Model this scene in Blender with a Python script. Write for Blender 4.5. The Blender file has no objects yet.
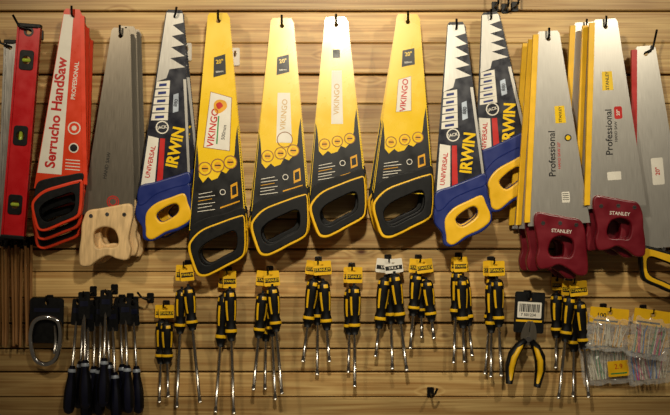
import bpy, math, random
from mathutils import Vector, Matrix
from mathutils.geometry import tessellate_polygon
random.seed(7)
S=0.002; D=2.2; CX,CY=335.0,207.5; Z0=1.5
scene=bpy.context.scene
COL=scene.collection
try:
    scene.view_settings.view_transform='Standard'
except Exception: pass

# ---------------------------------------------------------------- materials
MATS={}
def lin(c):
    return tuple(((x/255)/12.92 if x/255<=0.04045 else ((x/255+0.055)/1.055)**2.4) for x in c)
def M(name,rgb,rough=0.5,metal=0.0,var=0.12,scale=40,stretch=(1,1,1),coat=0.0,bump=0.0,trans=0.0,alpha=1.0,rv=0.08,spec=0.5):
    if name in MATS: return MATS[name]
    m=bpy.data.materials.new(name); m.use_nodes=True
    nt=m.node_tree; N=nt.nodes; L=nt.links
    b=N['Principled BSDF']
    tc=N.new('ShaderNodeTexCoord'); mp=N.new('ShaderNodeMapping'); mp.inputs['Scale'].default_value=stretch
    nz=N.new('ShaderNodeTexNoise'); nz.inputs['Scale'].default_value=scale; nz.inputs['Detail'].default_value=4
    L.new(tc.outputs['Object'],mp.inputs['Vector']); L.new(mp.outputs['Vector'],nz.inputs['Vector'])
    r=N.new('ShaderNodeValToRGB'); c=lin(rgb)
    r.color_ramp.elements[0].position=0.3; r.color_ramp.elements[1].position=0.7
    r.color_ramp.elements[0].color=tuple(max(0,x*(1-var)) for x in c)+(1,)
    r.color_ramp.elements[1].color=tuple(min(1,x*(1+var)) for x in c)+(1,)
    L.new(nz.outputs['Fac'],r.inputs['Fac']); L.new(r.outputs['Color'],b.inputs['Base Color'])
    mr=N.new('ShaderNodeMapRange'); mr.inputs['From Min'].default_value=0.3; mr.inputs['From Max'].default_value=0.7
    mr.inputs['To Min'].default_value=max(0.02,rough-rv); mr.inputs['To Max'].default_value=min(1,rough+rv)
    L.new(nz.outputs['Fac'],mr.inputs['Value']); L.new(mr.outputs['Result'],b.inputs['Roughness'])
    b.inputs['Metallic'].default_value=metal
    b.inputs['Coat Weight'].default_value=coat
    b.inputs['Coat Roughness'].default_value=0.16
    b.inputs['Specular IOR Level'].default_value=spec
    b.inputs['Transmission Weight'].default_value=trans
    b.inputs['Alpha'].default_value=alpha
    if bump:
        bp=N.new('ShaderNodeBump'); bp.inputs['Strength'].default_value=bump; bp.inputs['Distance'].default_value=0.0005
        L.new(nz.outputs['Fac'],bp.inputs['Height']); L.new(bp.outputs['Normal'],b.inputs['Normal'])
    MATS[name]=m; return m
YEL=M('yellow_enamel',(252,206,10),0.28,coat=0.7,var=0.07,scale=14,spec=.8)
YELP=M('yellow_plastic',(244,190,16),0.42,var=0.08)
BLK=M('black_print',(7,7,8),0.4,var=0.2)
BLKP=M('black_rubber',(8,8,9),0.5,var=0.25,scale=120,bump=0.2,spec=.3)
NAVY=M('navy_print',(8,12,32),0.30,var=0.15,spec=.8)
BLUE=M('blue_plastic',(18,38,112),0.4,var=0.1)
NAVP=M('navy_plastic',(14,17,40),0.35,var=0.15)
WHT=M('white_print',(232,226,212),0.4,var=0.05)
PALE=M('glare_pale_print',(206,170,110),0.4,var=0.06)  # lettering colour paled to look washed out by glare
GRY=M('pale_blue_print',(178,188,202),0.35,metal=.3,var=0.12)
RED=M('red_print',(196,30,24),0.35,var=0.08)
ORG=M('orange_red_plastic',(232,62,22),0.4,var=0.08)
ORD=M('orange_red_enamel',(224,62,24),0.32,var=0.08,coat=.4)
LRED=M('red_anodised_metal',(200,18,26),0.3,var=0.08,coat=0.2)
CRIM=M('crimson_painted_wood',(112,10,27),0.36,var=0.2,coat=0.3)
STEEL=M('brushed_steel',(198,194,186),0.34,metal=0.75,var=0.05,scale=60,stretch=(20,1,.5),rv=.04,spec=.7)
STEELD=M('oiled_steel',(134,126,113),0.32,metal=0.8,var=0.08,scale=60,stretch=(20,1,.5),rv=.04,spec=.7)
SHAFT=M('polished_shaft_steel',(200,196,190),0.25,metal=1.0,var=0.1)
CHR=M('chrome',(215,215,215),0.15,metal=1.0,var=0.05)
BWOOD=M('beech_handle_wood',(228,192,138),0.5,var=0.22,scale=30,stretch=(6,6,1))
DWOOD=M('tan_rod_wood',(158,112,62),0.6,var=0.3,scale=60,stretch=(10,1,0.5))
ALU=M('aluminium_extrusion',(175,172,166),0.35,metal=0.6,var=0.12,scale=60,stretch=(10,1,.5))
HOOK=M('black_wire',(18,16,15),0.4,metal=0.5)
VIAL=M('vial_green_liquid',(170,190,60),0.15,var=0.05)
DARK=M('deep_shadow_backing',(16,10,5),0.9)
PLAS=M('clear_polybag',(240,240,236),0.05,var=0.02,alpha=0.25,scale=70,bump=1.0,spec=1.0)
GREEN=M('green_print',(50,140,70),0.45); PINK=M('pink_nylon',(200,50,110),0.45); CYAN=M('blue_nylon',(40,110,190),0.45)
TIE=M('natural_nylon',(212,204,180),0.4); BROWN=M('brown_print',(150,95,45),0.5)
GOLD=M('amber_print',(228,164,20),0.4)

# ---------------------------------------------------------------- mesh builder (u right, v down, w toward viewer, in 2 mm units)
_tc={}
def curve_mesh(cu):
    ob=bpy.data.objects.new('tmp',cu); COL.objects.link(ob)
    dg=bpy.context.evaluated_depsgraph_get(); dg.update()
    me=bpy.data.meshes.new_from_object(ob.evaluated_get(dg))
    vs=[tuple(v.co) for v in me.vertices]; fs=[tuple(p.vertices) for p in me.polygons]
    bpy.data.objects.remove(ob); bpy.data.meshes.remove(me); bpy.data.curves.remove(cu)
    return vs,fs
def text_geo(s,bold):
    k=(s,bold)
    if k in _tc: return _tc[k]
    cu=bpy.data.curves.new('t','FONT'); cu.body=s; cu.align_x='CENTER'; cu.align_y='CENTER'; cu.size=1.0; cu.offset=bold
    cu.resolution_u=3
    _tc[k]=curve_mesh(cu); return _tc[k]
def smooth(pts,n=5):
    out=[]; L=len(pts)
    for i in range(L):
        p0,p1,p2,p3=[Vector(pts[(i+j-1)%L]) for j in range(4)]
        for t in range(n):
            t/=n
            out.append(tuple(0.5*((2*p1)+(p2-p0)*t+(2*p0-5*p1+4*p2-p3)*t*t+(3*p1-p0-3*p2+p3)*t**3)))
    return out
def area(p): return sum(p[i][0]*p[(i+1)%len(p)][1]-p[(i+1)%len(p)][0]*p[i][1] for i in range(len(p)))/2
def offset(p,d):
    sg=1 if area(p)>0 else -1; out=[]
    for i in range(len(p)):
        a=Vector(p[i-1]); b=Vector(p[(i+1)%len(p)]); t=(b-a)
        if t.length<1e-6: out.append(p[i]); continue
        t.normalize(); n=Vector((t.y,-t.x))*sg
        out.append((p[i][0]+n.x*d,p[i][1]+n.y*d))
    return out
def circ(u,v,r,n=16,ry=None): return [(u+r*math.cos(2*math.pi*i/n),v+(ry or r)*math.sin(2*math.pi*i/n)) for i in range(n)]
def rect(u0,v0,u1,v1): return [(u0,v0),(u1,v0),(u1,v1),(u0,v1)]
def rrect(u0,v0,u1,v1,r,n=4):
    o=[]
    for cx,cy,a0 in((u1-r,v0+r,-90),(u1-r,v1-r,0),(u0+r,v1-r,90),(u0+r,v0+r,180)):
        for i in range(n+1):
            a=math.radians(a0+90*i/n); o.append((cx+r*math.cos(a),cy+r*math.sin(a)))
    return o
class MB:
    def __init__(s,ou=0,ov=0,ow=0): s.v=[];s.f=[];s.m=[];s.sm=[];s.mats=[];s.o=(ou,ov,ow)
    def mi(s,mat):
        if mat not in s.mats: s.mats.append(mat)
        return s.mats.index(mat)
    def add(s,vs,fs,mat,sm=False):
        b=len(s.v); ou,ov,ow=s.o
        s.v+=[((u-ou),(v-ov),(w-ow)) for u,v,w in vs]
        for i,f in enumerate(fs):
            s.f.append(tuple(b+k for k in f)); s.m.append(s.mi(mat[i] if isinstance(mat,list) else mat)); s.sm.append(sm)
        return s
    def prism(s,outs,w0,w1,mat):
        if not isinstance(outs[0],list): outs=[outs]
        allp=[p for o in outs for p in o]; n=len(allp)
        tris=tessellate_polygon([[Vector((p[0],p[1],0)) for p in o] for o in outs])
        vs=[(p[0],p[1],w1) for p in allp]+[(p[0],p[1],w0) for p in allp]
        fs=[tuple(t) for t in tris]+[tuple(k+n for k in reversed(t)) for t in tris]
        b=0
        for o in outs:
            L=len(o)
            for i in range(L): j=(i+1)%L; fs.append((b+i,b+j,b+j+n,b+i+n))
            b+=L
        return s.add(vs,fs,mat)
    def flat(s,outs,w,mat):
        if not isinstance(outs[0],list): outs=[outs]
        allp=[p for o in outs for p in o]
        tris=tessellate_polygon([[Vector((p[0],p[1],0)) for p in o] for o in outs])
        return s.add([(p[0],p[1],w) for p in allp],[tuple(t) for t in tris],mat)
    def soft(s,outs,w0,w1,bev,mat):
        h=(w1-w0)/2; bev=min(bev,h*0.95); xs=[p[0] for o in outs for p in o]; ys=[p[1] for o in outs for p in o]
        for attempt in range(5):
            cu=bpy.data.curves.new('c','CURVE'); cu.dimensions='2D'; cu.fill_mode='BOTH'
            for o in outs:
                sp=cu.splines.new('POLY'); sp.points.add(len(o)-1)
                for i,p in enumerate(o): sp.points[i].co=(p[0],p[1],0,1)
                sp.use_cyclic_u=True
            cu.extrude=h-bev; cu.bevel_depth=bev; cu.bevel_resolution=2; cu.offset=-bev
            vs,fs=curve_mesh(cu)
            if all(min(xs)-1.5<x<max(xs)+1.5 and min(ys)-1.5<y<max(ys)+1.5 for x,y,z in vs): break
            bev*=.55
        x0,x1,y0,y1=min(xs)-.3,max(xs)+.3,min(ys)-.3,max(ys)+.3
        c=(w0+w1)/2
        return s.add([(min(max(x,x0),x1),min(max(y,y0),y1),z+c) for x,y,z in vs],fs,mat,False)
    def text(s,t,u,v,size,w,mat,rot=0,bold=0.02,sx=1):
        vs,fs=text_geo(t,bold); a=math.radians(rot); c,sn=math.cos(a),math.sin(a)
        out=[]
        for x,y,z in vs:
            x*=size*sx; y*=size
            out.append((u+x*c-y*sn, v-(x*sn+y*c), w))
        return s.add(out,fs,mat)
    def lathe(s,prof,u,w,mat,n=16,fn=None,sm=True,ell=1):
        vs=[];fs=[];ms=[]
        for r,v in prof:
            for i in range(n):
                a=2*math.pi*i/n; vs.append((u+r*math.cos(a),v,w+r*ell*math.sin(a)))
        for k in range(len(prof)-1):
            for i in range(n):
                j=(i+1)%n; fs.append((k*n+i,k*n+j,(k+1)*n+j,(k+1)*n+i)); ms.append(fn(i,k) if fn else mat)
        fs.append(tuple(range(n))); ms.append(fn(0,0) if fn else mat)
        b=(len(prof)-1)*n; fs.append(tuple(b+i for i in reversed(range(n)))); ms.append(fn(0,len(prof)-2) if fn else mat)
        return s.add(vs,fs,ms,sm)
    def tube(s,pts,r,mat,n=8,closed=False):
        P=[Vector(p) for p in pts]; vs=[];fs=[];L=len(P)
        up=None
        for i,p in enumerate(P):
            a=P[i-1] if (i>0 or closed) else p; b=P[(i+1)%L] if (i<L-1 or closed) else p
            t=(b-a).normalized()
            if up is None: up=t.orthogonal().normalized()
            up=(up-t*up.dot(t)).normalized(); q=t.cross(up)
            rr=r[i] if isinstance(r,(list,tuple)) else r
            for k in range(n):
                an=2*math.pi*k/n; vs.append(tuple(p+up*math.cos(an)*rr+q*math.sin(an)*rr))
        for i in range(L if closed else L-1):
            j=(i+1)%L
            for k in range(n):
                l=(k+1)%n; fs.append((i*n+k,i*n+l,j*n+l,j*n+k))
        if not closed:
            fs.append(tuple(range(n))); fs.append(tuple((L-1)*n+k for k in reversed(range(n))))
        return s.add(vs,fs,mat,True)
    def mesh(s,name,U):
        me=bpy.data.meshes.new(name)
        me.from_pydata([(u*U,-w*U,-v*U) for u,v,w in s.v],[],s.f)
        for m in s.mats: me.materials.append(m)
        me.polygons.foreach_set('material_index',s.m); me.polygons.foreach_set('use_smooth',s.sm)
        me.update(); return me
def thing(name,parts,px,py,d,rot,label,cat,group=None,lean=0):
    """parts: list of (name, MB, parentindex or None, label or None)."""
    k=(D-d)/D; U=S*k
    loc=Vector(((px-CX)*S*k,-d,Z0+(CY-py)*S*k))
    root=bpy.data.objects.new(name,None); root.empty_display_size=0.02; COL.objects.link(root)
    root.location=loc; root.rotation_euler=(lean,rot,0)
    root['label']=label; root['category']=cat
    if group: root['group']=group
    obs=[]
    for pn,mb,par,lab in parts:
        o=bpy.data.objects.new(pn,mb.mesh(pn,U)); COL.objects.link(o)
        o.parent=root if par is None else obs[par]
        if lab: o['label']=lab
        obs.append(o)
    return root
def copy_thing(root,px,py,d,rot,label=None):
    def cp(o,par):
        n=o.copy(); COL.objects.link(n)
        if par: n.parent=par
        for c in list(o.children):
            if c!=n: cp(c,n)
        return n
    r=cp(root,None); k=(D-d)/D
    r.location=Vector(((px-CX)*S*k,-d,Z0+(CY-py)*S*k)); r.rotation_euler=(root.rotation_euler[0],rot,0)
    if label: r['label']=label
    return r

# ---------------------------------------------------------------- wall
def wall():
    seams=[-60,-30,-12,11,43,74,104,133,162,190,219,249,272,298,323,349,372,397,424,450]
    verts=[];faces=[];vals=[]
    rg=random.Random(11)
    for a,b in zip(seams[:-1],seams[1:]):
        g=rg.choice([.4,.6,.9,1.3,1.6])
        z1=Z0+(CY-a-g)*S; z0=Z0+(CY-b+rg.uniform(.4,.9))*S
        x0,x1=-1.05,1.05; c=0.0018; t=rg.uniform(-.0012,.0012)
        base=len(verts)
        for (x,z,y) in [(x0,z0,-0.0+0.018),(x1,z0,0.018),(x1,z1,0.018),(x0,z1,0.018),
                        (x0,z0,c),(x1,z0+t,c),(x1,z1-t,c),(x0,z1,c),
                        (x0,z0+c,0),(x1,z0+c+t,0),(x1,z1-c-t,0),(x0,z1-c,0)]:
            verts.append((x,y,z))
        fs=[(8,9,10,11),(4,5,9,8),(10,6,7,11) ,(5,6,10,9),(4,8,11,7),(0,1,5,4),(2,3,7,6),(1,2,6,5),(0,4,7,3),(0,3,2,1)]
        v=rg.random()
        for f in fs: faces.append(tuple(base+i for i in f)); vals.append(v)
    base=len(verts)
    for p in [(-1.05,0.019,0.9),(1.05,0.019,0.9),(1.05,0.019,2.1),(-1.05,0.019,2.1),(-1.05,0.03,0.9),(1.05,0.03,0.9),(1.05,0.03,2.1),(-1.05,0.03,2.1)]: verts.append(p)
    nb=0
    for f in [(0,1,2,3),(7,6,5,4),(0,4,5,1),(1,5,6,2),(2,6,7,3),(3,7,4,0)]: faces.append(tuple(base+i for i in f)); vals.append(0); nb+=1
    me=bpy.data.meshes.new('wall_back'); me.from_pydata(verts,[],faces)
    at=me.attributes.new('board','FLOAT','FACE'); at.data.foreach_set('value',vals)
    m=bpy.data.materials.new('pine_boards'); m.use_nodes=True; nt=m.node_tree; N=nt.nodes; L=nt.links; b=N['Principled BSDF']
    tc=N.new('ShaderNodeTexCoord'); at=N.new('ShaderNodeAttribute'); at.attribute_name='board'
    mul=N.new('ShaderNodeVectorMath'); mul.operation='SCALE'; mul.inputs[0].default_value=(7.3,3.1,1.7)
    L.new(at.outputs['Fac'],mul.inputs['Scale'])
    ad=N.new('ShaderNodeVectorMath'); L.new(tc.outputs['Object'],ad.inputs[0]); L.new(mul.outputs[0],ad.inputs[1])
    mp=N.new('ShaderNodeMapping'); mp.inputs['Scale'].default_value=(0.55,1,14); L.new(ad.outputs[0],mp.inputs['Vector'])
    nz=N.new('ShaderNodeTexNoise'); nz.inputs['Scale'].default_value=2.4; nz.inputs['Detail'].default_value=3; nz.inputs['Distortion'].default_value=0.25
    L.new(mp.outputs[0],nz.inputs['Vector'])
    vo=N.new('ShaderNodeTexVoronoi'); vo.inputs['Scale'].default_value=5.5; mp3=N.new('ShaderNodeMapping'); mp3.inputs['Scale'].default_value=(1,0.0,2.2)
    L.new(ad.outputs[0],mp3.inputs['Vector']); L.new(mp3.outputs[0],vo.inputs['Vector'])
    kf=N.new('ShaderNodeMapRange'); kf.inputs['From Min'].default_value=0.0; kf.inputs['From Max'].default_value=0.2; kf.inputs['To Min'].default_value=0.4; kf.inputs['To Max'].default_value=0.0
    L.new(vo.outputs['Distance'],kf.inputs['Value'])
    sm=N.new('ShaderNodeMath'); sm.operation='ADD'; L.new(nz.outputs['Fac'],sm.inputs[0]); L.new(kf.outputs[0],sm.inputs[1])
    m2=N.new('ShaderNodeMath'); m2.operation='MULTIPLY'; m2.inputs[1].default_value=11; L.new(sm.outputs[0],m2.inputs[0])
    m3=N.new('ShaderNodeMath'); m3.operation='PINGPONG'; m3.inputs[1].default_value=1; L.new(m2.outputs[0],m3.inputs[0])
    fine=N.new('ShaderNodeTexNoise'); mp2=N.new('ShaderNodeMapping'); mp2.inputs['Scale'].default_value=(2,1,140)
    L.new(ad.outputs[0],mp2.inputs['Vector']); L.new(mp2.outputs[0],fine.inputs['Vector']); fine.inputs['Scale'].default_value=2; fine.inputs['Detail'].default_value=4
    mixf=N.new('ShaderNodeMath'); mixf.operation='MULTIPLY_ADD'; mixf.inputs[1].default_value=0.30
    L.new(m3.outputs[0],mixf.inputs[0]); 
    f2=N.new('ShaderNodeMath'); f2.operation='MULTIPLY'; f2.inputs[1].default_value=0.8; L.new(fine.outputs['Fac'],f2.inputs[0]); L.new(f2.outputs[0],mixf.inputs[2])
    r=N.new('ShaderNodeValToRGB'); e=r.color_ramp.elements
    e[0].position=0.2; e[0].color=lin((236,202,134))+(1,); e[1].position=0.92; e[1].color=lin((158,106,46))+(1,)
    L.new(mixf.outputs[0],r.inputs['Fac'])
    kr=N.new('ShaderNodeValToRGB'); kr.color_ramp.elements[0].position=0.035; kr.color_ramp.elements[0].color=(1,1,1,1); kr.color_ramp.elements[1].position=0.08; kr.color_ramp.elements[1].color=(0,0,0,1)
    L.new(vo.outputs['Distance'],kr.inputs['Fac'])
    gz=N.new('ShaderNodeTexNoise'); gz.inputs['Scale'].default_value=4.5; gz.inputs['Detail'].default_value=5; L.new(ad.outputs[0],gz.inputs['Vector'])
    gm=N.new('ShaderNodeMapRange'); gm.inputs['From Min'].default_value=.35; gm.inputs['From Max'].default_value=.65; gm.inputs['To Min'].default_value=.82; gm.inputs['To Max'].default_value=1.08; L.new(gz.outputs['Fac'],gm.inputs['Value'])
    mx=N.new('ShaderNodeMix'); mx.data_type='RGBA'; L.new(kr.outputs['Color'],mx.inputs[0]); L.new(r.outputs['Color'],mx.inputs[6]); mx.inputs[7].default_value=lin((100,54,22))+(1,)
    hs=N.new('ShaderNodeHueSaturation'); L.new(mx.outputs[2],hs.inputs['Color'])
    vm=N.new('ShaderNodeMapRange'); vm.inputs['To Min'].default_value=0.78; vm.inputs['To Max'].default_value=1.15; L.new(at.outputs['Fac'],vm.inputs['Value'])
    vv=N.new('ShaderNodeMath'); vv.operation='MULTIPLY'; L.new(vm.outputs[0],vv.inputs[0]); L.new(gm.outputs[0],vv.inputs[1]); L.new(vv.outputs[0],hs.inputs['Value'])
    L.new(hs.outputs[0],b.inputs['Base Color']); b.inputs['Roughness'].default_value=0.45
    bp=N.new('ShaderNodeBump'); bp.inputs['Strength'].default_value=0.3; bp.inputs['Distance'].default_value=0.001; L.new(mixf.outputs[0],bp.inputs['Height']); L.new(bp.outputs[0],b.inputs['Normal'])
    me.materials.append(m); me.materials.append(DARK)
    for p in list(me.polygons)[-nb:]: p.material_index=1
    o=bpy.data.objects.new('wall_back',me); COL.objects.link(o); o['kind']='structure'
    o['label']='horizontal knotty pine boards with dark gaps between them'; 
wall()

# ---------------------------------------------------------------- hooks
def hook(px,py,depth,up=10,lab='black wire display hook fixed to the pine boards',side=0,r=1.1):
    k=(D-depth)/D; w1=depth/S
    mb=MB()
    pts=[(0,0,0.2),(0,0,w1*0.5),(0,0,w1)]
    for i in range(1,5):
        a=math.pi/2*i/4; pts.append((side*(1-math.cos(a))*3,-3*(1-math.cos(a)),w1+3*math.sin(a)))
    pts.append((side*5,-up,w1+3.5))
    mb.tube(pts,r,HOOK)
    pl=MB(); pl.soft([rrect(-3.5,-6,3.5,4,1.2)],0,1.2,0.4,HOOK)
    return thing('display_hook',[('hook_rod',mb,None,None),('back_plate',pl,None,None)],CX+(px-CX)*k,CY+(py-CY)*k,0.0,0,lab,'hook','display hooks on the board wall')

# ---------------------------------------------------------------- saws
HV=8.0
def blade_outline(tw,bw,vb,teeth,tipcut=3,bot=None):
    def hw(v): return (tw+(bw-tw)*v/vb)/2
    left=[];right=[]
    for side,arr in((-1,left),(1,right)):
        if teeth==side:
            v=4.0
            while v<vb-2.6:
                arr.append((side*hw(v),v)); arr.append((side*(hw(v+1.3)+0.9),v+1.6)); v+=2.6
            arr.append((side*hw(vb),vb))
        else:
            arr.append((side*hw(tipcut),tipcut)); arr.append((side*hw(vb*.5),vb*.5)); arr.append((side*hw(vb),vb))
    top=[(-hw(0)+tipcut*0.6,0),(hw(0)-tipcut*0.6,0)]
    pts=[top[0],top[1]]+right+[(p[0],p[1]) for p in reversed(left)]
    return pts,hw
def make_blade(tw,bw,vb,teeth,mat,w=0.35):
    pts,hw=blade_outline(tw,bw,vb,teeth)
    mb=MB(0,HV,0); mb.prism([pts,circ(0,HV,2.2,12)],-w,w,mat)
    return mb,hw
def fr(hw,pts): return [(f*hw(v),v) for f,v in pts]
W1=0.5;W2=0.62;W3=0.74
H_OUT=[(-29,3),(-27,-6),(-16,-17),(3,-25),(20,-31),(27,-31),(28.5,-16),(28.5,1),(25,11),(9,20),(-2,26),(-12,30),(-20,28),(-25,17)]
H_HOLE=[(-18,5),(-12,-3),(3,-11),(17,-16),(20,-6),(17,4),(3,12),(-9,18),(-16,14)]
def handle_geo(Lh,outer,hole,scale=1.0,sx=1.0):
    o=smooth([(x*scale*sx,y*scale+Lh) for x,y in outer],4); h=smooth([(x*scale*sx,y*scale+Lh) for x,y in hole])
    return o,h
def bolts(parts,pts,w,par,mat=SHAFT):
    for u,v in pts:
        mb=MB(0,HV,0); mb.prism([circ(u,v,2.0,12)],w-0.5,w+0.5,mat); mb.flat([rect(u-1.5,v-.3,u+1.5,v+.3)],w+.55,BLK)
        parts.append(('handle_bolt',mb,par,None))

def yellow_saw(tx,ty,hx,hy,d,tw,bw,kind,label,wd=1.0,lean=0):
    L=math.hypot(hx-tx,hy-ty); vb=L*0.93; q=lambda f:f*L
    b,hw=make_blade(tw,bw,vb,1,YEL)
    b.flat(fr(hw,[(-.98,q(.56)),(-.9,q(.60)),(-.84,q(.64)),(-.78,q(.70)),(-.6,q(.725)),(-.4,q(.70)),(-.25,q(.715)),(0,q(.705)),(.15,q(.675)),(.35,q(.685)),(.6,q(.655)),(.76,q(.60)),(.84,q(.54)),(.98,q(.48)),(.98,q(.925)),(-.98,q(.925))]),W1,BLK)
    for i,f in enumerate((-.55,0,.55)):
        v=q(.665-.014*i); u=f*hw(v); rr=q(.022)
        b.flat([circ(u,v,rr*1.3,16)],W2,YEL); b.flat([circ(u,v,rr*1.35,16),circ(u,v,rr*1.15,16)],W3,BROWN); b.flat([circ(u,v,rr*.7,10)],W3,GOLD); b.flat([rect(u-rr*.6,v-rr*.12,u+rr*.6,v+rr*.12)],W3+.1,BLK)
    for i in range(6):
        v=q(.765+.015*i); b.flat([(-hw(v)*.75,v+2),(-hw(v)*(.1 if i%2 else .22),v-.5),(-hw(v)*(.1 if i%2 else .22),v+.1),(-hw(v)*.75,v+2.6)],W2,WHT if i!=2 else GOLD)
    v=q(.765); b.flat([circ(hw(v)*.2,v,3.0,12),circ(hw(v)*.2,v,2.3,12)],W2,WHT)
    b.flat(fr(hw,[(.52,q(.735)),(.8,q(.72)),(.8,q(.78)),(.52,q(.795))]),W2,GOLD)
    b.flat(fr(hw,[(.57,q(.743)),(.75,q(.735)),(.75,q(.772)),(.57,q(.78))]),W3,BLK)
    b.flat(fr(hw,[(.1,q(.83)),(.85,q(.80)),(.85,q(.806)),(.1,q(.836))]),W2,GOLD)
    if kind!='c':
        b.flat(fr(hw,[(-.3,q(.19)),(.5,q(.175)),(.5,q(.26)),(-.3,q(.275))]),W1,BLK)
        b.text('20"',hw(q(.24))*.09,q(.208),5.5,W2,YEL,8,.02); b.text('500mm',hw(q(.26))*.09,q(.25),2.5,W2,WHT,8,.02)
    else:
        b.flat(fr(hw,[(-.25,q(.17)),(.25,q(.17)),(.25,q(.215)),(-.25,q(.215))]),W1,BLK)
    def panel(pts,edge=BROWN):
        b.flat(fr(hw,pts),W1,edge); cu=sum(p[0] for p in pts)/4; cv=sum(p[1] for p in pts)/4
        b.flat(fr(hw,[(cu+(p[0]-cu)*.95,cv+(p[1]-cv)*.98) for p in pts]),W1+.06,WHT)
    if kind=='a':
        panel([(-.45,q(.335)),(.80,q(.36)),(.55,q(.59)),(-.68,q(.575))])
        b.flat(smooth([(-4,q(.385)),(0,q(.37)),(7,q(.375)),(9,q(.40)),(5,q(.42)),(-1,q(.43)),(-4,q(.41))],3),W2,GOLD); b.flat(smooth([(-2,q(.39)),(2,q(.38)),(5,q(.395)),(3,q(.405)),(0,q(.41))],3),W3,RED)
        b.text('VIKINGO',-5.0,q(.49),9.5,W2,RED,82,.02); b.text('500mm',6.0,q(.51),5,W2,BLK,82,.01); b.flat([(0,q(.44)),(1.4,q(.44)),(-.4,q(.56)),(-1.8,q(.56))],W2,GREEN)
    elif kind=='b':
        panel([(-.20,q(.36)),(.5,q(.36)),(.5,q(.60)),(-.20,q(.60))],WHT)
        b.text('VIKINGO',hw(q(.48))*.15,q(.465),7.6,W2,PALE,86,.015)
        b.flat([circ(hw(q(.5))*.2,q(.585),8,20),circ(hw(q(.5))*.2,q(.585),7.2,20)],W3,BROWN)
    elif kind=='c':
        panel([(-.30,q(.28)),(.32,q(.28)),(.28,q(.56)),(-.28,q(.56))],WHT)
        b.text('VIKINGO',0,q(.43),7.6,W2,PALE,88,.015)
    else:
        panel([(-.45,q(.34)),(.28,q(.32)),(.28,q(.50)),(-.45,q(.51))])
        b.text('VIKINGO',-1.6,q(.42),8,W2,RED,86,.02)
    kk=bw/57.0*wd
    o,h=handle_geo(L,H_OUT,H_HOLE,kk)
    hm=MB(0,HV,0); hm.soft([o,offset(h,1.0)],-4.4,4.4,1.0,YELP)
    g=MB(0,HV,0); g.soft([[(x+.6,y-.8) for x,y in offset(o,-1.9)],h],-5.2,5.2,1.0,BLKP)
    ck=smooth([(x*kk,y*kk+L) for x,y in [(-28,-2),(-26,-20),(-12,-29),(8,-34),(25,-40),(28,-30),(27,-22),(10,-22),(-8,-15),(-19,-7)]])
    g.soft([ck],-3.2,3.2,.8,BLKP)
    parts=[('blade',b,None,None),('handle',hm,None,None),('rubber_grip',g,1,'black rubber grip inside a yellow rim')]
    return place_saw(parts,tx,ty,hx,hy,d,label,'yellow handsaws on the wall',lean)
def place_saw(parts,tx,ty,hx,hy,d,label,group,lean=0):
    L=math.hypot(hx-tx,hy-ty); dx=(hx-tx)/L; dy=(hy-ty)/L
    rot=-math.atan2(dx,dy)
    r=thing('handsaw',parts,tx+dx*HV,ty+dy*HV,d,rot,label,'handsaw',group,lean)
    return r,(tx+dx*HV,ty+dy*HV),rot
def stack(res,front_d,n,drots,step=0.0235,labels=None,depths=None):
    r,(px,py),rot=res
    for i in range(n):
        copy_thing(r,px,py,(depths[i] if depths else front_d-step*(i+1)),rot+drots[i],labels)
def sawhook(res,d,up=9,side=0):
    _,(px,py),_=res
    hook(px,py-1.3,d+0.004,up,side=side)

yl='yellow handsaw with black lower print and grip, '
A=yellow_saw(218.5,13,217,247,0.066,21,57,'a',yl+'white label',lean=.02)
stack(A,0.066,1,[-0.012]); sawhook(A,0.066)
B=yellow_saw(282,18,280,226,0.066,22,57,'b',yl+'glossy blade',lean=-.012)
stack(B,0.066,2,[-0.01,0.012]); sawhook(B,0.066)
C=yellow_saw(336,17,338,208,0.066,22,56,'c',yl+'shiny tip',lean=0)
stack(C,0.066,2,[0.012,-0.01]); sawhook(C,0.066)
E=yellow_saw(408,14,403,207,0.066,22,60,'d',yl+'red lettering',lean=.012)
stack(E,0.066,2,[0.01,0.03]); sawhook(E,0.066)

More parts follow.
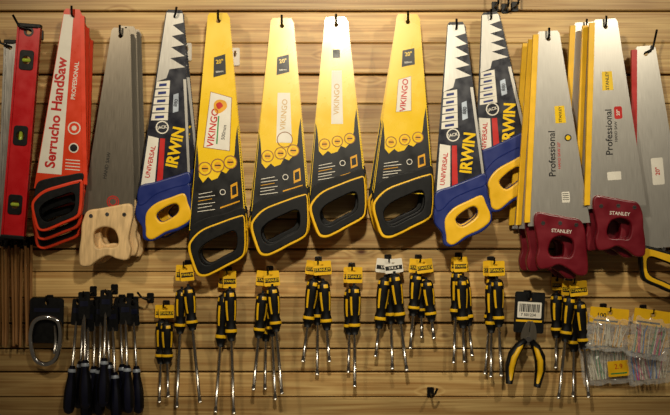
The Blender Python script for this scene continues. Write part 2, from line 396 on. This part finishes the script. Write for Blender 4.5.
HB_OUT=[(-28,-6),(-20,-20),(-4,-26),(16,-32),(26,-30),(28,-16),(31,-2),(30,9),(20,18),(5,24),(-9,32),(-19,30),(-21,18),(-28,8)]
HB_HOLE=[(-6,4),(3,-4),(12,-8),(16,-5),(15,1),(8,7),(-1,11)]
def blue_saw(tx,ty,hx,hy,d,tw,bw,label,hs=1.0,light=False,lean=0,ts=16):
    L=math.hypot(hx-tx,hy-ty); vb=L*0.9; q=lambda f:f*L
    b,hw=make_blade(tw,bw,vb,1,NAVY)
    z=[(-.92,q(.015)),(.9,q(.015))]
    for i in range(5): z+= [(.95,q(.06+.055*i)),(-.15,q(.075+.055*i))]
    z+=[(-.3,q(.34)),(-.92,q(.36))]
    b.flat(fr(hw,z),W1,STEEL)
    for i in range(5):
        v=q(.36+.04*i); b.flat(fr(hw,[(-.9,v),(-.05,v-2),(-.05,v+q(.028)),(-.9,v+q(.034))]),W1,WHT)
        b.flat(fr(hw,[(-.72,v+2),(-.25,v+1),(-.25,v+q(.018)),(-.72,v+q(.024))]),W2,BLUE)
    b.flat(fr(hw,[(.80,q(.34)),(.99,q(.34)),(.99,q(.88)),(.90,q(.88))]),W1,STEEL)
    v=q(.585); b.flat(circ(-hw(v)*.3,v,6.6,16),W1,WHT); b.flat(circ(-hw(v)*.3,v,5.4,16),W2,NAVY); b.text('JACK',-hw(v)*.3,v,4.2,W3,WHT,10,.02)
    b.flat(fr(hw,[(-.92,q(.63)),(-.42,q(.64)),(-.4,q(.88)),(-.92,q(.89))]),W1,WHT)
    b.text('UNIVERSAL',-hw(q(.75))*.67,q(.76),6.5,W2,RED,82,.02)
    b.flat(fr(hw,[(-.35,q(.64)),(-.12,q(.64)),(-.1,q(.86)),(-.33,q(.86))]),W1,RED)
    b.text('IRWIN',hw(q(.7))*.38,q(.68),ts,W1,YEL,82,.035,sx=.88)
    b.flat(fr(hw,[(.2,q(.42)),(.5,q(.41)),(.5,q(.50)),(.2,q(.51))]),W1,GRY); b.text('880',hw(q(.45))*.36,q(.46),5,W2,NAVY,82,.02)
    k=bw/57*hs
    o,h=handle_geo(L,HB_OUT,HB_HOLE,k)
    hm=MB(0,HV,0); hm.soft([o,h],-4.4,4.4,1.4,BLUE)
    g=MB(0,HV,0)
    gp=smooth([(x*k,y*k+L) for x,y in [(-18,13),(-17,2),(-8,-8),(7,-15),(21,-20),(26,-10),(29.5,-1),(28.5,8),(18,16),(4,22),(-9,30.5),(-16,28),(-17,20)]])
    g.soft([gp,offset(h,0.3)],-5.2,5.2,1.9,YELP)
    ck=smooth([(x*k,y*k+L) for x,y in [(-27,-6),(-26,-24),(-10,-30),(12,-38),(25,-42),(26,-30),(10,-24),(-8,-16),(-20,-5)]])
    hm.soft([ck],-3.4,4.9,1.6,BLUE)
    parts=[('blade',b,None,None),('handle',hm,None,'blue plastic handle with yellow grip'),('rubber_grip',g,1,'yellow rubber grip')]
    return place_saw(parts,tx,ty,hx,hy,d,label,'blue-handled handsaws on the wall',lean)
F=blue_saw(175,10,163,211,0.056,17,53,'navy-printed handsaw with yellow lettering and blue and yellow handle',lean=.02,hs=1.03)
stack(F,0.056,1,[-0.06],depths=[.014]); sawhook(F,0.056,side=.5)
G=blue_saw(490,12,505,177,0.038,17,57,'navy-printed handsaw with blue and yellow handle, behind another',hs=1.05,lean=0.0)
sawhook(G,0.038)
H=blue_saw(456,22,461,215,0.085,17,53,'navy handsaw with blue and yellow handle, in front of another',light=True,lean=-.01,hs=1.04)
stack(H,0.085,1,[0.004]); sawhook(H,0.085)

def red_saw():
    tx,ty,hx,hy=73,9,57,206; L=math.hypot(hx-tx,hy-ty); q=lambda f:f*L; vb=L*.92
    b,hw=make_blade(17,50,vb,1,ORD)
    b.flat(fr(hw,[(-.95,q(.03)),(.12,q(.03)),(.06,q(.84)),(-.97,q(.84))]),W1,WHT)
    b.text('Serrucho HandSaw',-hw(q(.55))*.46,q(.53),14,W2,RED,88,.03,sx=1.02)
    b.text('PROFESIONAL',hw(q(.4))*.5,q(.36),6,W2,WHT,88,.02)
    v=q(.60); b.flat(circ(hw(v)*.55,v,6.5,16),W2,WHT); b.flat(circ(hw(v)*.55,v,5.2,16),W3,ORG); b.flat(circ(hw(v)*.55,v,2.6,12),W3+.1,WHT)
    v=q(.70); b.flat(circ(hw(v)*.55,v,5,16),W2,WHT); b.flat(circ(hw(v)*.55,v,3.8,16),W3,BLK)
    for i in range(4): v=q(.76+.016*i); b.flat(rect(hw(v)*.2,v,hw(v)*.85,v+.9),W2,WHT)
    gd=MB(0,HV,0); gd.prism([(hw(6)-1.2,6),(hw(6)+3,6),(hw(vb)+3,vb-8),(hw(vb)-1.2,vb-8)],-1.4,1.4,ORG)
    o,h=handle_geo(L,H_OUT,H_HOLE,50/57)
    hm=MB(0,HV,0); hm.soft([o,offset(h,1.8)],-4.2,4.2,1.0,ORG)
    g=MB(0,HV,0); g.soft([offset(o,-3.0),offset(h,.8)],-5.2,5.2,1.0,BLKP)
    ck=smooth([(x*.87,y*.87+L) for x,y in [(-27,-3),(-25,-24),(-12,-31),(8,-36),(26,-40),(26,-30),(14,-24),(-8,-18),(-20,-9)]])
    g.soft([ck],-3.2,3.2,.8,BLKP)
    parts=[('blade',b,None,None),('handle',hm,None,None),('rubber_grip',g,1,'black rubber grip with orange rim'),('teeth_guard',gd,None,'orange-red plastic teeth guard')]
    return place_saw(parts,tx,ty,hx,hy,.077,'orange-red handsaw with white label and orange-rimmed black handle','red-printed handsaws on the wall',.015)
R=red_saw(); _,(rx,ry),rr=R
copy_thing(R[0],rx+5,ry+12,.0535,rr+.026,'orange-red handsaw behind another on the hook')
copy_thing(R[0],rx+9,ry+24,.030,rr+.048,'orange-red handsaw behind another on the hook')
sawhook(R,0.077); hook(rx+5,ry+10.7,.058,5,r=1.0); hook(rx+9,ry+22.7,.034,5,r=1.0)

HW_OUT=[(-26,2),(-28,-14),(-22,-28),(-6,-33),(14,-31),(27,-33),(27,-18),(22,-8),(26,4),(28,16),(24,25),(15,24),(8,19),(-4,20),(-14,27),(-23,30),(-28,24),(-23,14)]
HW_HOLE=[(-13,3),(-12,-6),(-2,-11),(9,-8),(14,3),(11,10),(0,11),(-9,12)]
HA_OUT=[(-27,2),(-27,-14),(-22,-27),(-8,-31),(8,-35),(24,-38),(28,-28),(26,-12),(25,0),(28,12),(25,23),(14,23),(4,20),(-6,25),(-16,33),(-26,32),(-28,18)]
def steel_saw(tx,ty,hx,hy,d,tw,bw,hmat,teeth,label,group,guard=None,dec='prof',outer=HW_OUT,hole=HW_HOLE,hs=1,mirror=False,inlay=None,lean=0,bm=None):
    L=math.hypot(hx-tx,hy-ty); q=lambda f:f*L; vb=L*.9
    b,hw=make_blade(tw,bw,vb,teeth,bm or STEEL)
    if dec=='prof':
        b.text('Professional',-hw(q(.6))*.12,q(.57),9.5,W1,BLK,88,.012); b.text('HAND SAW 20"',hw(q(.6))*.16,q(.58),3.8,W1,RED,88,.012)
        b.flat(fr(hw,[(.1,q(.35)),(.62,q(.35)),(.62,q(.43)),(.1,q(.43))]),W1,YEL); b.text('STANLEY',hw(q(.42))*.36,q(.39),3.8,W2,BLK,88,.02)
        v=q(.50);b.flat(circ(hw(v)*.62,v,3.6,14),W1,BLK); b.flat(circ(hw(v)*.62,v,2.4,12),W2,YEL)
        b.flat(rrect(4,q(.75),12,q(.80),1),W1,WHT)
        for i in range(4): b.flat(rect(5,q(.757)+i*2,11,q(.757)+i*2+.6),W2,BLK)
    elif dec=='badge':
        v=q(.5); b.text('Professional',-hw(v)*.15,q(.54),9.5,W1,BLK,88,.012); b.text('HAND SAW',hw(v)*.17,q(.54),3.8,W1,BLK,88,.012)
        b.flat(fr(hw,[(-.4,q(.25)),(.2,q(.25)),(.2,q(.34)),(-.4,q(.34))]),W1,YEL); b.text('STANLEY',-hw(q(.3))*.1,q(.295),4.4,W2,BLK,88,.02)
        b.flat(rrect(3,q(.42),11,q(.48),2),W1,RED); b.text('20"',7,q(.45),4.5,W2,WHT,88,.02)
        b.flat(rrect(-8,q(.73),6,q(.77),1),W1,WHT)
    elif dec=='seal':
        v=q(.83)
        b.text('HAND SAW',-hw(q(.7))*.2,q(.66),5,W1,BLK,84,.012)
        b.flat([circ(4,v,6.2,18),circ(4,v,5.2,18)],W1,RED); b.flat([circ(4,v,4.2,18),circ(4,v,3.2,18)],W1,RED)
    else:
        b.flat(rrect(-4,q(.5),8,q(.62),1.5),W1,WHT); b.text('20"',2,q(.56),6,W2,RED,88,.02)
    k=bw/57*hs; mx=-1 if mirror else 1
    o=smooth([(x*k*mx,y*k+L) for x,y in outer]); h=smooth([(x*k*mx,y*k+L) for x,y in hole])
    hm=MB(0,HV,0); hm.soft([o,h],-4.6,4.6,1.8,hmat)
    if hmat is CRIM: hm.text('STANLEY',1,L-16*k,5,4.72,WHT,-8,.01)
    parts=[('blade',b,None,'bare brushed steel blade'),('handle',hm,None,None)]
    bolts(parts,[(-16*mx,L-22*k),(0,L-25*k),(17*mx,L-26*k)],4.7,1,CHR)
    if inlay:
        g=MB(0,HV,0); g.soft([offset(o,-3),offset(h,1.5)],-5.4,5.4,1.2,inlay); parts.append(('rubber_grip',g,1,None))
    if guard:
        gd=MB(0,HV,0); s=teeth; gd.prism([(s*(hw(3)-1.5),3),(s*(hw(3)+4.0),3),(s*(hw(vb)+4.0),vb-4),(s*(hw(vb)-1.5),vb-4)],-2.2,2.2,guard)
        parts.append(('teeth_guard',gd,None,'bright plastic teeth guard'))
    return place_saw(parts,tx,ty,hx,hy,d,label,group,lean)
W=steel_saw(121,28,107,237,.053,18,52,BWOOD,1,'steel handsaw with pale angular wooden handle','wooden-handled handsaws on the wall',dec='seal',lean=-.01,bm=STEELD,outer=HA_OUT)
_,(wx,wy),wr=W
copy_thing(W[0],wx+6,wy-2,.0315,wr-.006); copy_thing(W[0],wx+11,wy+1,.0105,wr-.008)
sawhook(W,.053); hook(wx+6,wy-3.3,.036,5,r=1.0); hook(wx+11,wy-.3,.015,5,r=1.0)
sg='red-handled handsaws on the wall'
P1=steel_saw(548,31,561,246,.090,22,62,CRIM,-1,'steel handsaw with crimson handle and yellow teeth guard',sg,guard=YELP,mirror=True,hs=.85,lean=.012,outer=HA_OUT)
bl_='steel handsaw with crimson handle behind another on the hook'
_,(p1x,p1y),p1r=P1
copy_thing(P1[0],p1x-5,p1y+5,.0665,p1r+.022,bl_); copy_thing(P1[0],p1x-11,p1y+9,.0225,p1r+.030,bl_)
sawhook(P1,.090); hook(p1x-5,p1y+3.7,.071,5,r=1.0); hook(p1x-11,p1y+7.7,.027,5,r=1.0)
P2=steel_saw(605,19,619,228,.092,24,58,CRIM,-1,'steel handsaw with crimson handle and red badge',sg,guard=YELP,dec='badge',mirror=True,hs=.88,lean=0.01,outer=HA_OUT)
_,(p2x,p2y),p2r=P2
copy_thing(P2[0],p2x-7,p2y+3,.0685,p2r+.018,bl_); sawhook(P2,.092); hook(p2x-7,p2y+1.7,.073,5,r=1.0)
copy_thing(P2[0],586,30,.045,P2[2]+.02,'steel handsaw with yellow teeth guard on a neighbouring hook')
hook(586,28.7,.05,9)
P3=steel_saw(645,46,664,270,.044,20,54,BLKP,-1,'steel handsaw with black handle and yellow rim','black-handled handsaws on the wall',guard=RED,dec='x',outer=H_OUT,hole=H_HOLE,mirror=True,inlay=YELP,hs=.9)
sawhook(P3,.044,up=22,side=2)

# ---------------------------------------------------------------- spirit levels
def level(tx,ty,bx,by,d,w,mat,label,vials=True):
    L=math.hypot(bx-tx,by-ty); dx=(bx-tx)/L; dy=(by-ty)/L; rot=-math.atan2(dx,dy)
    b=MB(0,HV,0); h=w/2
    holes=[circ(0,HV,3 if w>12 else 2.2,14)]
    if vials: holes+=[rrect(-h*.55,L*.10+8,h*.55,L*.10+22,3),rrect(-h*.55,L*.52-9,h*.55,L*.52+9,4),rrect(-h*.55,L*.84-7,h*.55,L*.84+7,3)]
    b.prism([rect(-h,3,h,L-3)]+holes,-2.2,2.2,mat)
    b.prism(rect(-h,3,-h+2.0,L-3),-3.6,3.6,mat); b.prism(rect(h-2.0,3,h,L-3),-3.6,3.6,mat)
    c1=MB(0,HV,0); c1.soft([rrect(-h-.3,0,h+.3,4,1)],-4,4,.8,BLKP)
    c2=MB(0,HV,0); c2.soft([rrect(-h-.3,L-4,h+.3,L,1)],-4,4,.8,BLKP)
    if vials: b.flat([circ(0,HV,5,16),circ(0,HV,3,16)],2.4,BLK)
    parts=[('body',b,None,None),('end_cap',c1,None,'black plastic end cap'),('end_cap',c2,None,'black plastic end cap')]
    if vials:
        for vv,hor in((L*.10+15,0),(L*.52,1),(L*.84,0)):
            m=MB(0,HV,0); m.soft([rrect(-h*.62,vv-10,h*.62,vv+10,3),circ(0,vv,h*.36,14)],1.6,3.0,.4,BLKP)
            m.tube([(-h*.5,vv,1),(h*.5,vv,1)] if not hor else [(0,vv-8,1),(0,vv+8,1)],2.0,VIAL,10)
            parts.append(('bubble_vial',m,None,'green liquid bubble vial in black mount'))
    return thing('spirit_level',parts,tx+dx*HV,ty+dy*HV,d,rot,label,'level','spirit levels on the wall'),(tx+dx*HV,ty+dy*HV),rot
l1=level(30,24,13,239,.072,23,LRED,'red metal spirit level with black end caps'); hook(l1[1][0],l1[1][1]-2.0,.078,14,side=-3)
l2=level(11,40,4,240,.05,12,ALU,'narrow bare aluminium straight level with black end caps',vials=False); hook(l2[1][0],l2[1][1]-1.3,.058,20,side=-3)
rod0=None
for i in range(11):
    x=-1+3.2*i+(i%3)*.3; y=243+(i*7)%5; dd=.010+.007*(i%3)
    if rod0 is None:
        b=MB(); b.tube([(0,3,0),(0,40,0),(.3,80,0),(0,101,0)],[1.35,1.5,1.5,1.2],DWOOD,8)
        e=MB(); e.tube([(1.5*math.cos(a),1.5+1.6*math.sin(a),0) for a in [2*math.pi*t/10 for t in range(10)]],.35,HOOK,6,True)
        rod0=thing('wooden_rod',[('rod',b,None,None),('hanging_ring',e,None,'small wire ring')],x,y-1.2,dd,0,'thin tan wooden rod hanging in a bundle','rod','tan wooden rods on the wall')
    else: copy_thing(rod0,x,y-1.2,dd,math.radians((i%4-1.5)*.6))
    hook(x,y-.9,dd+.003,2,r=.5)

# ---------------------------------------------------------------- screwdrivers
def sd_parts(ytop,h0,h1,s1,tagw,white=False,r=6.4):
    t=MB(); tw=tagw/2
    t.prism([rrect(-tw,-3,tw,ytop,1.2),circ(0,0,1.7,10)],-.25,.25,WHT if white else YELP)
    t.flat(rect(-tw+.8,ytop*.34,tw-.8,ytop*.72),.35,BLK); t.text('STANLEY' if not white else '1/4 x 4',0,ytop*.52,min(3.8,tw*.46),.45,YEL if not white else WHT,0,.02)
    L=h1-h0; hd=MB()
    prof=[(1.5,0),(3.4,.02),(4.5,.07),(4.9,.14),(5.0,.22),(5.0,.34),(4.6,.48),(4.0,.60),(3.7,.68),(4.5,.77),(4.8,.83),(3.6,.9),(2.4,1.0)]
    prof=[(a*r/5,h0+b*L) for a,b in prof]
    def fn(i,k):
        if k<=2: return YELP if k==2 and (i//2)%2 else BLKP
        if k>=10: return BLKP
        if k==9: return YELP
        if k in(3,7,8): return BLKP
        return YELP if (i%4)==1 else BLKP
    hd.lathe(prof,0,0,BLKP,16,fn,ell=.84)
    hd.prism([rect(-1.3,-1+h0-1.5,1.3,h0+1)],-.5,.5,BLKP)
    sh=MB(); sh.lathe([(1.7,h1-2),(1.6,s1-6)],0,0,SHAFT,10); 
    sh.lathe([(1.6,s1-6),(2.0,s1-2.5),(1.8,s1)],0,0,SHAFT,8,ell=.4)
    return [('hang_tag',t,None,'white price tag' if white else 'yellow hang tag'),('handle',hd,None,None),('shaft',sh,None,'polished steel shaft')]
rs=random.Random(5)
def bunch(x,y,ytop,h0,h1,s1,items,tagw=16,white=False,lab='yellow and black screwdriver hanging from a yellow tag'):
    dmax=max(i[1] for i in items)
    for n,(dx,dd,ro) in enumerate(items):
        dy=rs.uniform(-4,4)
        parts=sd_parts(ytop-y,h0-y+dy,h1-y+dy+rs.uniform(-2,2),s1-y+rs.uniform(-14,2),tagw*rs.uniform(.72,.85),white)
        thing('screwdriver',parts,x+dx*.4,y,dd,-math.radians(ro+rs.uniform(-1.4,1.4)) ,lab,'screwdriver','screwdrivers hanging below the saws')
    hook(x,y-.5,dmax+.004,6,r=.8)
def trio(n,spread=2.6,base=.016,step=.0135,bias=0):
    if n==1: l=[(0,base,0)]
    elif n==2: l=[(-3,base,-spread*.8),(6,base+step,spread*.8)]
    elif n==3: l=[(0,base,.6),(-6,base+step,-spread*1.3),(10,base+2*step,spread*1.2)]
    else: l=[(-3,base,-1),(3,base+step,1.5),(-8,base+2*step,-spread*1.6),(8,base+3*step,spread*1.6)]
    return [(a,b_,c+bias) for a,b_,c in l]
bunch(164,308,318,319,362,404,trio(2,2.2,base=.014,step=.0125,bias=-1),18)
bunch(184,268,281,286,332,414,trio(2,4.5,base=.042,bias=1),18)
bunch(227,274,288,292,346,414,trio(2,4.5,bias=-1),18)
bunch(268,274,286,290,336,399,trio(4,2.9),22)
bunch(318,264,275,279,327,376,trio(3,4.3,bias=-.5),22)
bunch(352,270,283,288,336,386,trio(2,2.0,bias=-1),19)
bunch(389,262,273,275,325,371,trio(3,4.6,bias=.5),24,True,'yellow and black screwdriver under a white price tag')
bunch(420,262,273,276,318,347,trio(3,4.3,bias=2),22)
bunch(461,260,272,274,324,364,[(0,.016,5.5),(-8,.030,-3),(-2,.044,2.5)],18)
bunch(494,264,276,279,328,384,[(0,.016,-6),(-6,.030,-1),(6,.044,2.8)],22)
bunch(574,284,296,299,346,401,trio(3,4.3,bias=-.5),22)
bunch(557,280,290,294,338,378,[(0,.014,-1.5)],14)

def navy_sd():
    t=MB(); t.prism([rrect(-5.5,-4,5.5,22,1.5),circ(0,0,1.8,10)],-.4,.4,BLKP); t.flat(rect(-4,5,4,10),.5,NAVP)
    sh=MB(); sh.lathe([(1.3,18),(1.5,30),(1.5,68)],0,0,SHAFT,10)
    hd=MB()
    prof=[(2.4,62),(3.6,65),(4.2,68),(3.6,72),(4.6,77),(5.9,86),(6.1,96),(5.6,104),(4.2,108),(1.6,109.5)]
    hd.lathe(prof,0,0,NAVP,18,lambda i,k: GRY if k==1 else (NAVP if (i//3)%2 or k>6 else BLKP))
    return [('hang_card',t,None,'black plastic hang card'),('shaft',sh,None,None),('handle',hd,None,'navy blue fluted handle')]
nav=None
for i,(x,y,d,ro) in enumerate([(84,299,.018,3),(95,304,.018,1),(107,300,.018,-2),(120,302,.018,-2),(133,304,.018,-3),(78,303,.052,5),(89,309,.052,1.5),(101,304,.052,1),(112,309,.052,-2.5),(125,302,.052,-2),(84,296,.079,-1),(106,294,.079,1.5)]):
    if nav is None:
        nav=thing('screwdriver',navy_sd(),x,y,d,math.radians(ro),'navy-handled screwdriver hanging shaft up from a black card','screwdriver','navy screwdrivers on the wall')
    else: copy_thing(nav,x,y,d,math.radians(ro))
    hook(x,y-.7,d+.004,4,r=.8)
    
c=MB(); c.prism([rrect(-17,-5,17,40,3),circ(0,0,2,10)],-.4,.4,BLKP); c.flat(rect(-13,5,13,9),.5,NAVP)
lp=MB(); pp=smooth([(-11,18),(0,14),(12,18),(15,32),(13,48),(9,57),(0,61),(-9,57),(-13,48),(-15,32)],4)
lp.tube([(u,v,3.2) for u,v in pp],2.5,CHR,10,True)
gt=MB(); gt.tube([(9,22,3.2),(10.2,34,3.6),(9,50,3.2)],1.6,SHAFT,8)
thing('carabiner',[('backing_card',c,None,'black card'),('loop',lp,None,'polished steel rounded loop'),('gate',gt,None,None)],47,303,.02,math.radians(1),'chrome carabiner on a black backing card','carabiner'); hook(47,301.7,.024,6,r=.9)

# pliers below a small card
c=MB(); c.prism([rrect(-15,-7,15,34,2),circ(0,0,2.2,10)],-.4,.4,BLKP)
c.flat(rrect(-12,3,12,19,1),.5,WHT); 
for i in range(12): c.flat(rect(-10+i*1.7,5,-9.2+i*1.7+(i%3)*.25,13),.6,BLK)
c.text('7 501234',-1,16,4,.6,BLK,0,.02); c.flat(rect(-13,21,13,23),.5,YELP)
def tw_(p,a=math.radians(4)):
    return tuple([p[0]*math.cos(a)-(p[1]-40)*math.sin(a),40+p[0]*math.sin(a)+(p[1]-40)*math.cos(a)]+list(p[2:]))
def plier_side(s):
    j=MB(); o=[(s*.3,22),(s*4.6,24),(s*7.4,32),(s*7.8,40),(s*2.8,46),(-s*3.4,44),(-s*2.8,36),(s*.3,33)]
    j.soft([[tw_(p) for p in smooth(o,3)]],.8 if s>0 else 1.6,3.0 if s>0 else 3.8,.4,STEELD)
    g=MB(); g.tube([tw_(p) for p in [(s*3,41,3.5),(s*8,47,4.4),(s*13,56,5),(s*15,68,5),(s*14,86,4.4)]],[2.8,4.6,5.6,5.4,3.4],BLKP,12)
    g.tube([tw_(p) for p in [(s*5,44,5.6),(s*9,50,7.8),(s*13,59,9.2),(s*14.4,69,9.2),(s*13.6,82,7)]],[1.6,2.6,3.1,2.9,1.6],YELP,10)
    return j,g
j1,g1=plier_side(1); j2,g2=plier_side(-1); pv=MB(); pv.prism(circ(0,40,3,14),3.8,4.8,CHR)
thing('pliers',[('backing_card',c,None,'small black card with white barcode label'),('jaw',j1,None,None),('jaw',j2,None,None),('grip',g1,None,'black and yellow grip'),('grip',g2,None,'black and yellow grip'),('pivot',pv,None,None)],530,299,.03,math.radians(3),'black and yellow pliers below a small barcoded card','pliers'); hook(530,297.5,.036,7)

def bag(x,y,w,h,d,ro,tiecols,head,label,txt,lbl=True,lm=None):
    hw=w/2; b=MB(); vs=[];fs=[]; nu,nv=12,14; rnd=random.Random(x)
    for side in(1,-1):
        for j in range(nv+1):
            for i in range(nu+1):
                a=i/nu; c_=j/nv; inn=0<a<1 and 0<c_<1
                bul=(math.sin(math.pi*a)**.6*math.sin(math.pi*c_)**.6*3.2+rnd.uniform(-1.1,1.1)) if inn else 0
                vs.append((-hw+w*a+(rnd.uniform(-1.5,1.5)),2+(h-2)*c_+rnd.uniform(-1.4,1.4),side*max(bul,0.0)))
    n=(nu+1)*(nv+1)
    for s_ in(0,1):
        for j in range(nv):
            for i in range(nu):
                a=s_*n+j*(nu+1)+i; fs.append((a,a+1,a+nu+2,a+nu+1))
    b.add(vs,fs,PLAS,False)
    hd=MB(); hd.prism([rrect(-hw*.95,-5,hw*.9,11,1),circ(0,0,1.8,10)],-.5,.5,head)
    hd.flat(rect(-hw*.75,7.2,hw*.4,9),.6,GREEN if head is WHT else BLK)
    if txt[0]: hd.text(txt[0],-hw*.4,3.2,6.5,.6,RED if head is WHT else BLK,0,.02)
    ti_o=[('bag_film',b,None,'clear crinkled plastic film'),('header_card',hd,None,None)]
    if lbl:
        lb=MB(); lb.prism(rrect(-hw*.0,h*.50,hw*.85,h*.84,1),4.6,4.75,lm or YELP); lb.text(txt[1],hw*.43,h*.63,7.0,4.85,RED,0,0.0); lb.flat(rect(hw*.1,h*.76,hw*.75,h*.79),4.85,GREEN)
        ti_o.append(('printed_label',lb,None,None))
    ti=MB()
    for i in range(30):
        u=rnd.uniform(-hw+4,hw-4); ww=rnd.uniform(-1.8,1.8)
        ti.tube([(u,8+rnd.uniform(0,5),ww*.4),(u+rnd.uniform(-3,3),h*.4,ww),(u*.85+rnd.uniform(-3,3),h-5,ww*.4)],.6,tiecols[i%len(tiecols)],5)
    ti_o.append(('cable_tie_bundle',ti,None,None))
    r=thing('cable_tie_bag',ti_o,x,y,d,math.radians(ro),label,'cable ties','bags of cable ties')
    for c_ in r.children:
        if c_.name.startswith('cable_tie_bundle'): c_['kind']='stuff'
    return r
bag(610,313,42,38,.05,5,[TIE,TIE,TIE,GOLD,TIE],YELP,'clear bag of pale cable ties with yellow header card',('100',''),False)
bag(604,338,50,46,.022,-5,[TIE,TIE,TIE,TIE,GREEN],YELP,'clear bag of pale cable ties with yellow label',('100','2.9'))
bag(653,315,40,44,.064,8,[PINK,CYAN,TIE,GREEN,GOLD,TIE],YELP,'clear bag of multicoloured cable ties',('',''),False)
bag(648,338,44,46,.036,-5,[TIE,CYAN,TIE,PINK,TIE],YELP,'clear bag of pink, blue and white cable ties',('',''),False)
hook(610,311.9,.056,5,r=.8); hook(653,313.9,.070,5,r=.8); hook(604,337.0,.026,3,r=.8); hook(648,337.0,.040,3,r=.8)

for x,y in((498,4),(508,6),(518,4)): hook(x,y,.04,14,'empty black wire display hook on the pine boards')
hook(432,396,.035,8,'empty black wire display hook on the pine boards',side=1)
hook(148,300,.03,8,'empty black wire display hook on the pine boards',side=-2)
for x,y in((188,52),(236,57)):
    m=MB(); m.soft([rrect(-4,-9,4,9,1.5)],0,2.2,.6,WHT); t=MB(); t.tube([(0,-3,2),(0,-2,7),(0,-5,9)],1.1,WHT); 
    thing('hook_bracket',[('plate',m,None,None),('peg',t,None,None)],x,y,0.0,0,'small white plastic hook bracket on the boards','bracket','white plastic brackets')

# ---------------------------------------------------------------- light & camera
def spot(loc,target,power,col,ang,rad=.05,blend=1):
    l=bpy.data.lights.new('ceiling_spotlight','SPOT'); l.energy=power; l.color=col; l.spot_size=math.radians(ang); l.spot_blend=blend; l.shadow_soft_size=rad
    o=bpy.data.objects.new('ceiling_spotlight',l); COL.objects.link(o); o.location=loc
    o.rotation_euler=(Vector(target)-Vector(loc)).to_track_quat('-Z','Y').to_euler(); return o
spot((0.0,-1.25,Z0+.60),(0.05,0,Z0+.19),46,(1,.90,.70),72,.04)
spot((0.80,-1.15,Z0+.72),(.42,0,Z0+.16),26,(1,.89,.68),66,.04)
spot((-0.75,-1.1,Z0+.75),(-.34,0,Z0+.16),20,(1,.85,.62),60,.04)
w=bpy.data.worlds.new('w'); scene.world=w; w.use_nodes=True
w.node_tree.nodes['Background'].inputs[0].default_value=(1,.80,.56,1); w.node_tree.nodes['Background'].inputs[1].default_value=0.05
cam=bpy.data.cameras.new('camera'); co=bpy.data.objects.new('camera',cam); COL.objects.link(co)
co.location=(0,-D,Z0); co.rotation_euler=(math.radians(90),0,0); cam.sensor_width=36; cam.lens=36*D/(670*S); cam.clip_start=.05
scene.camera=co
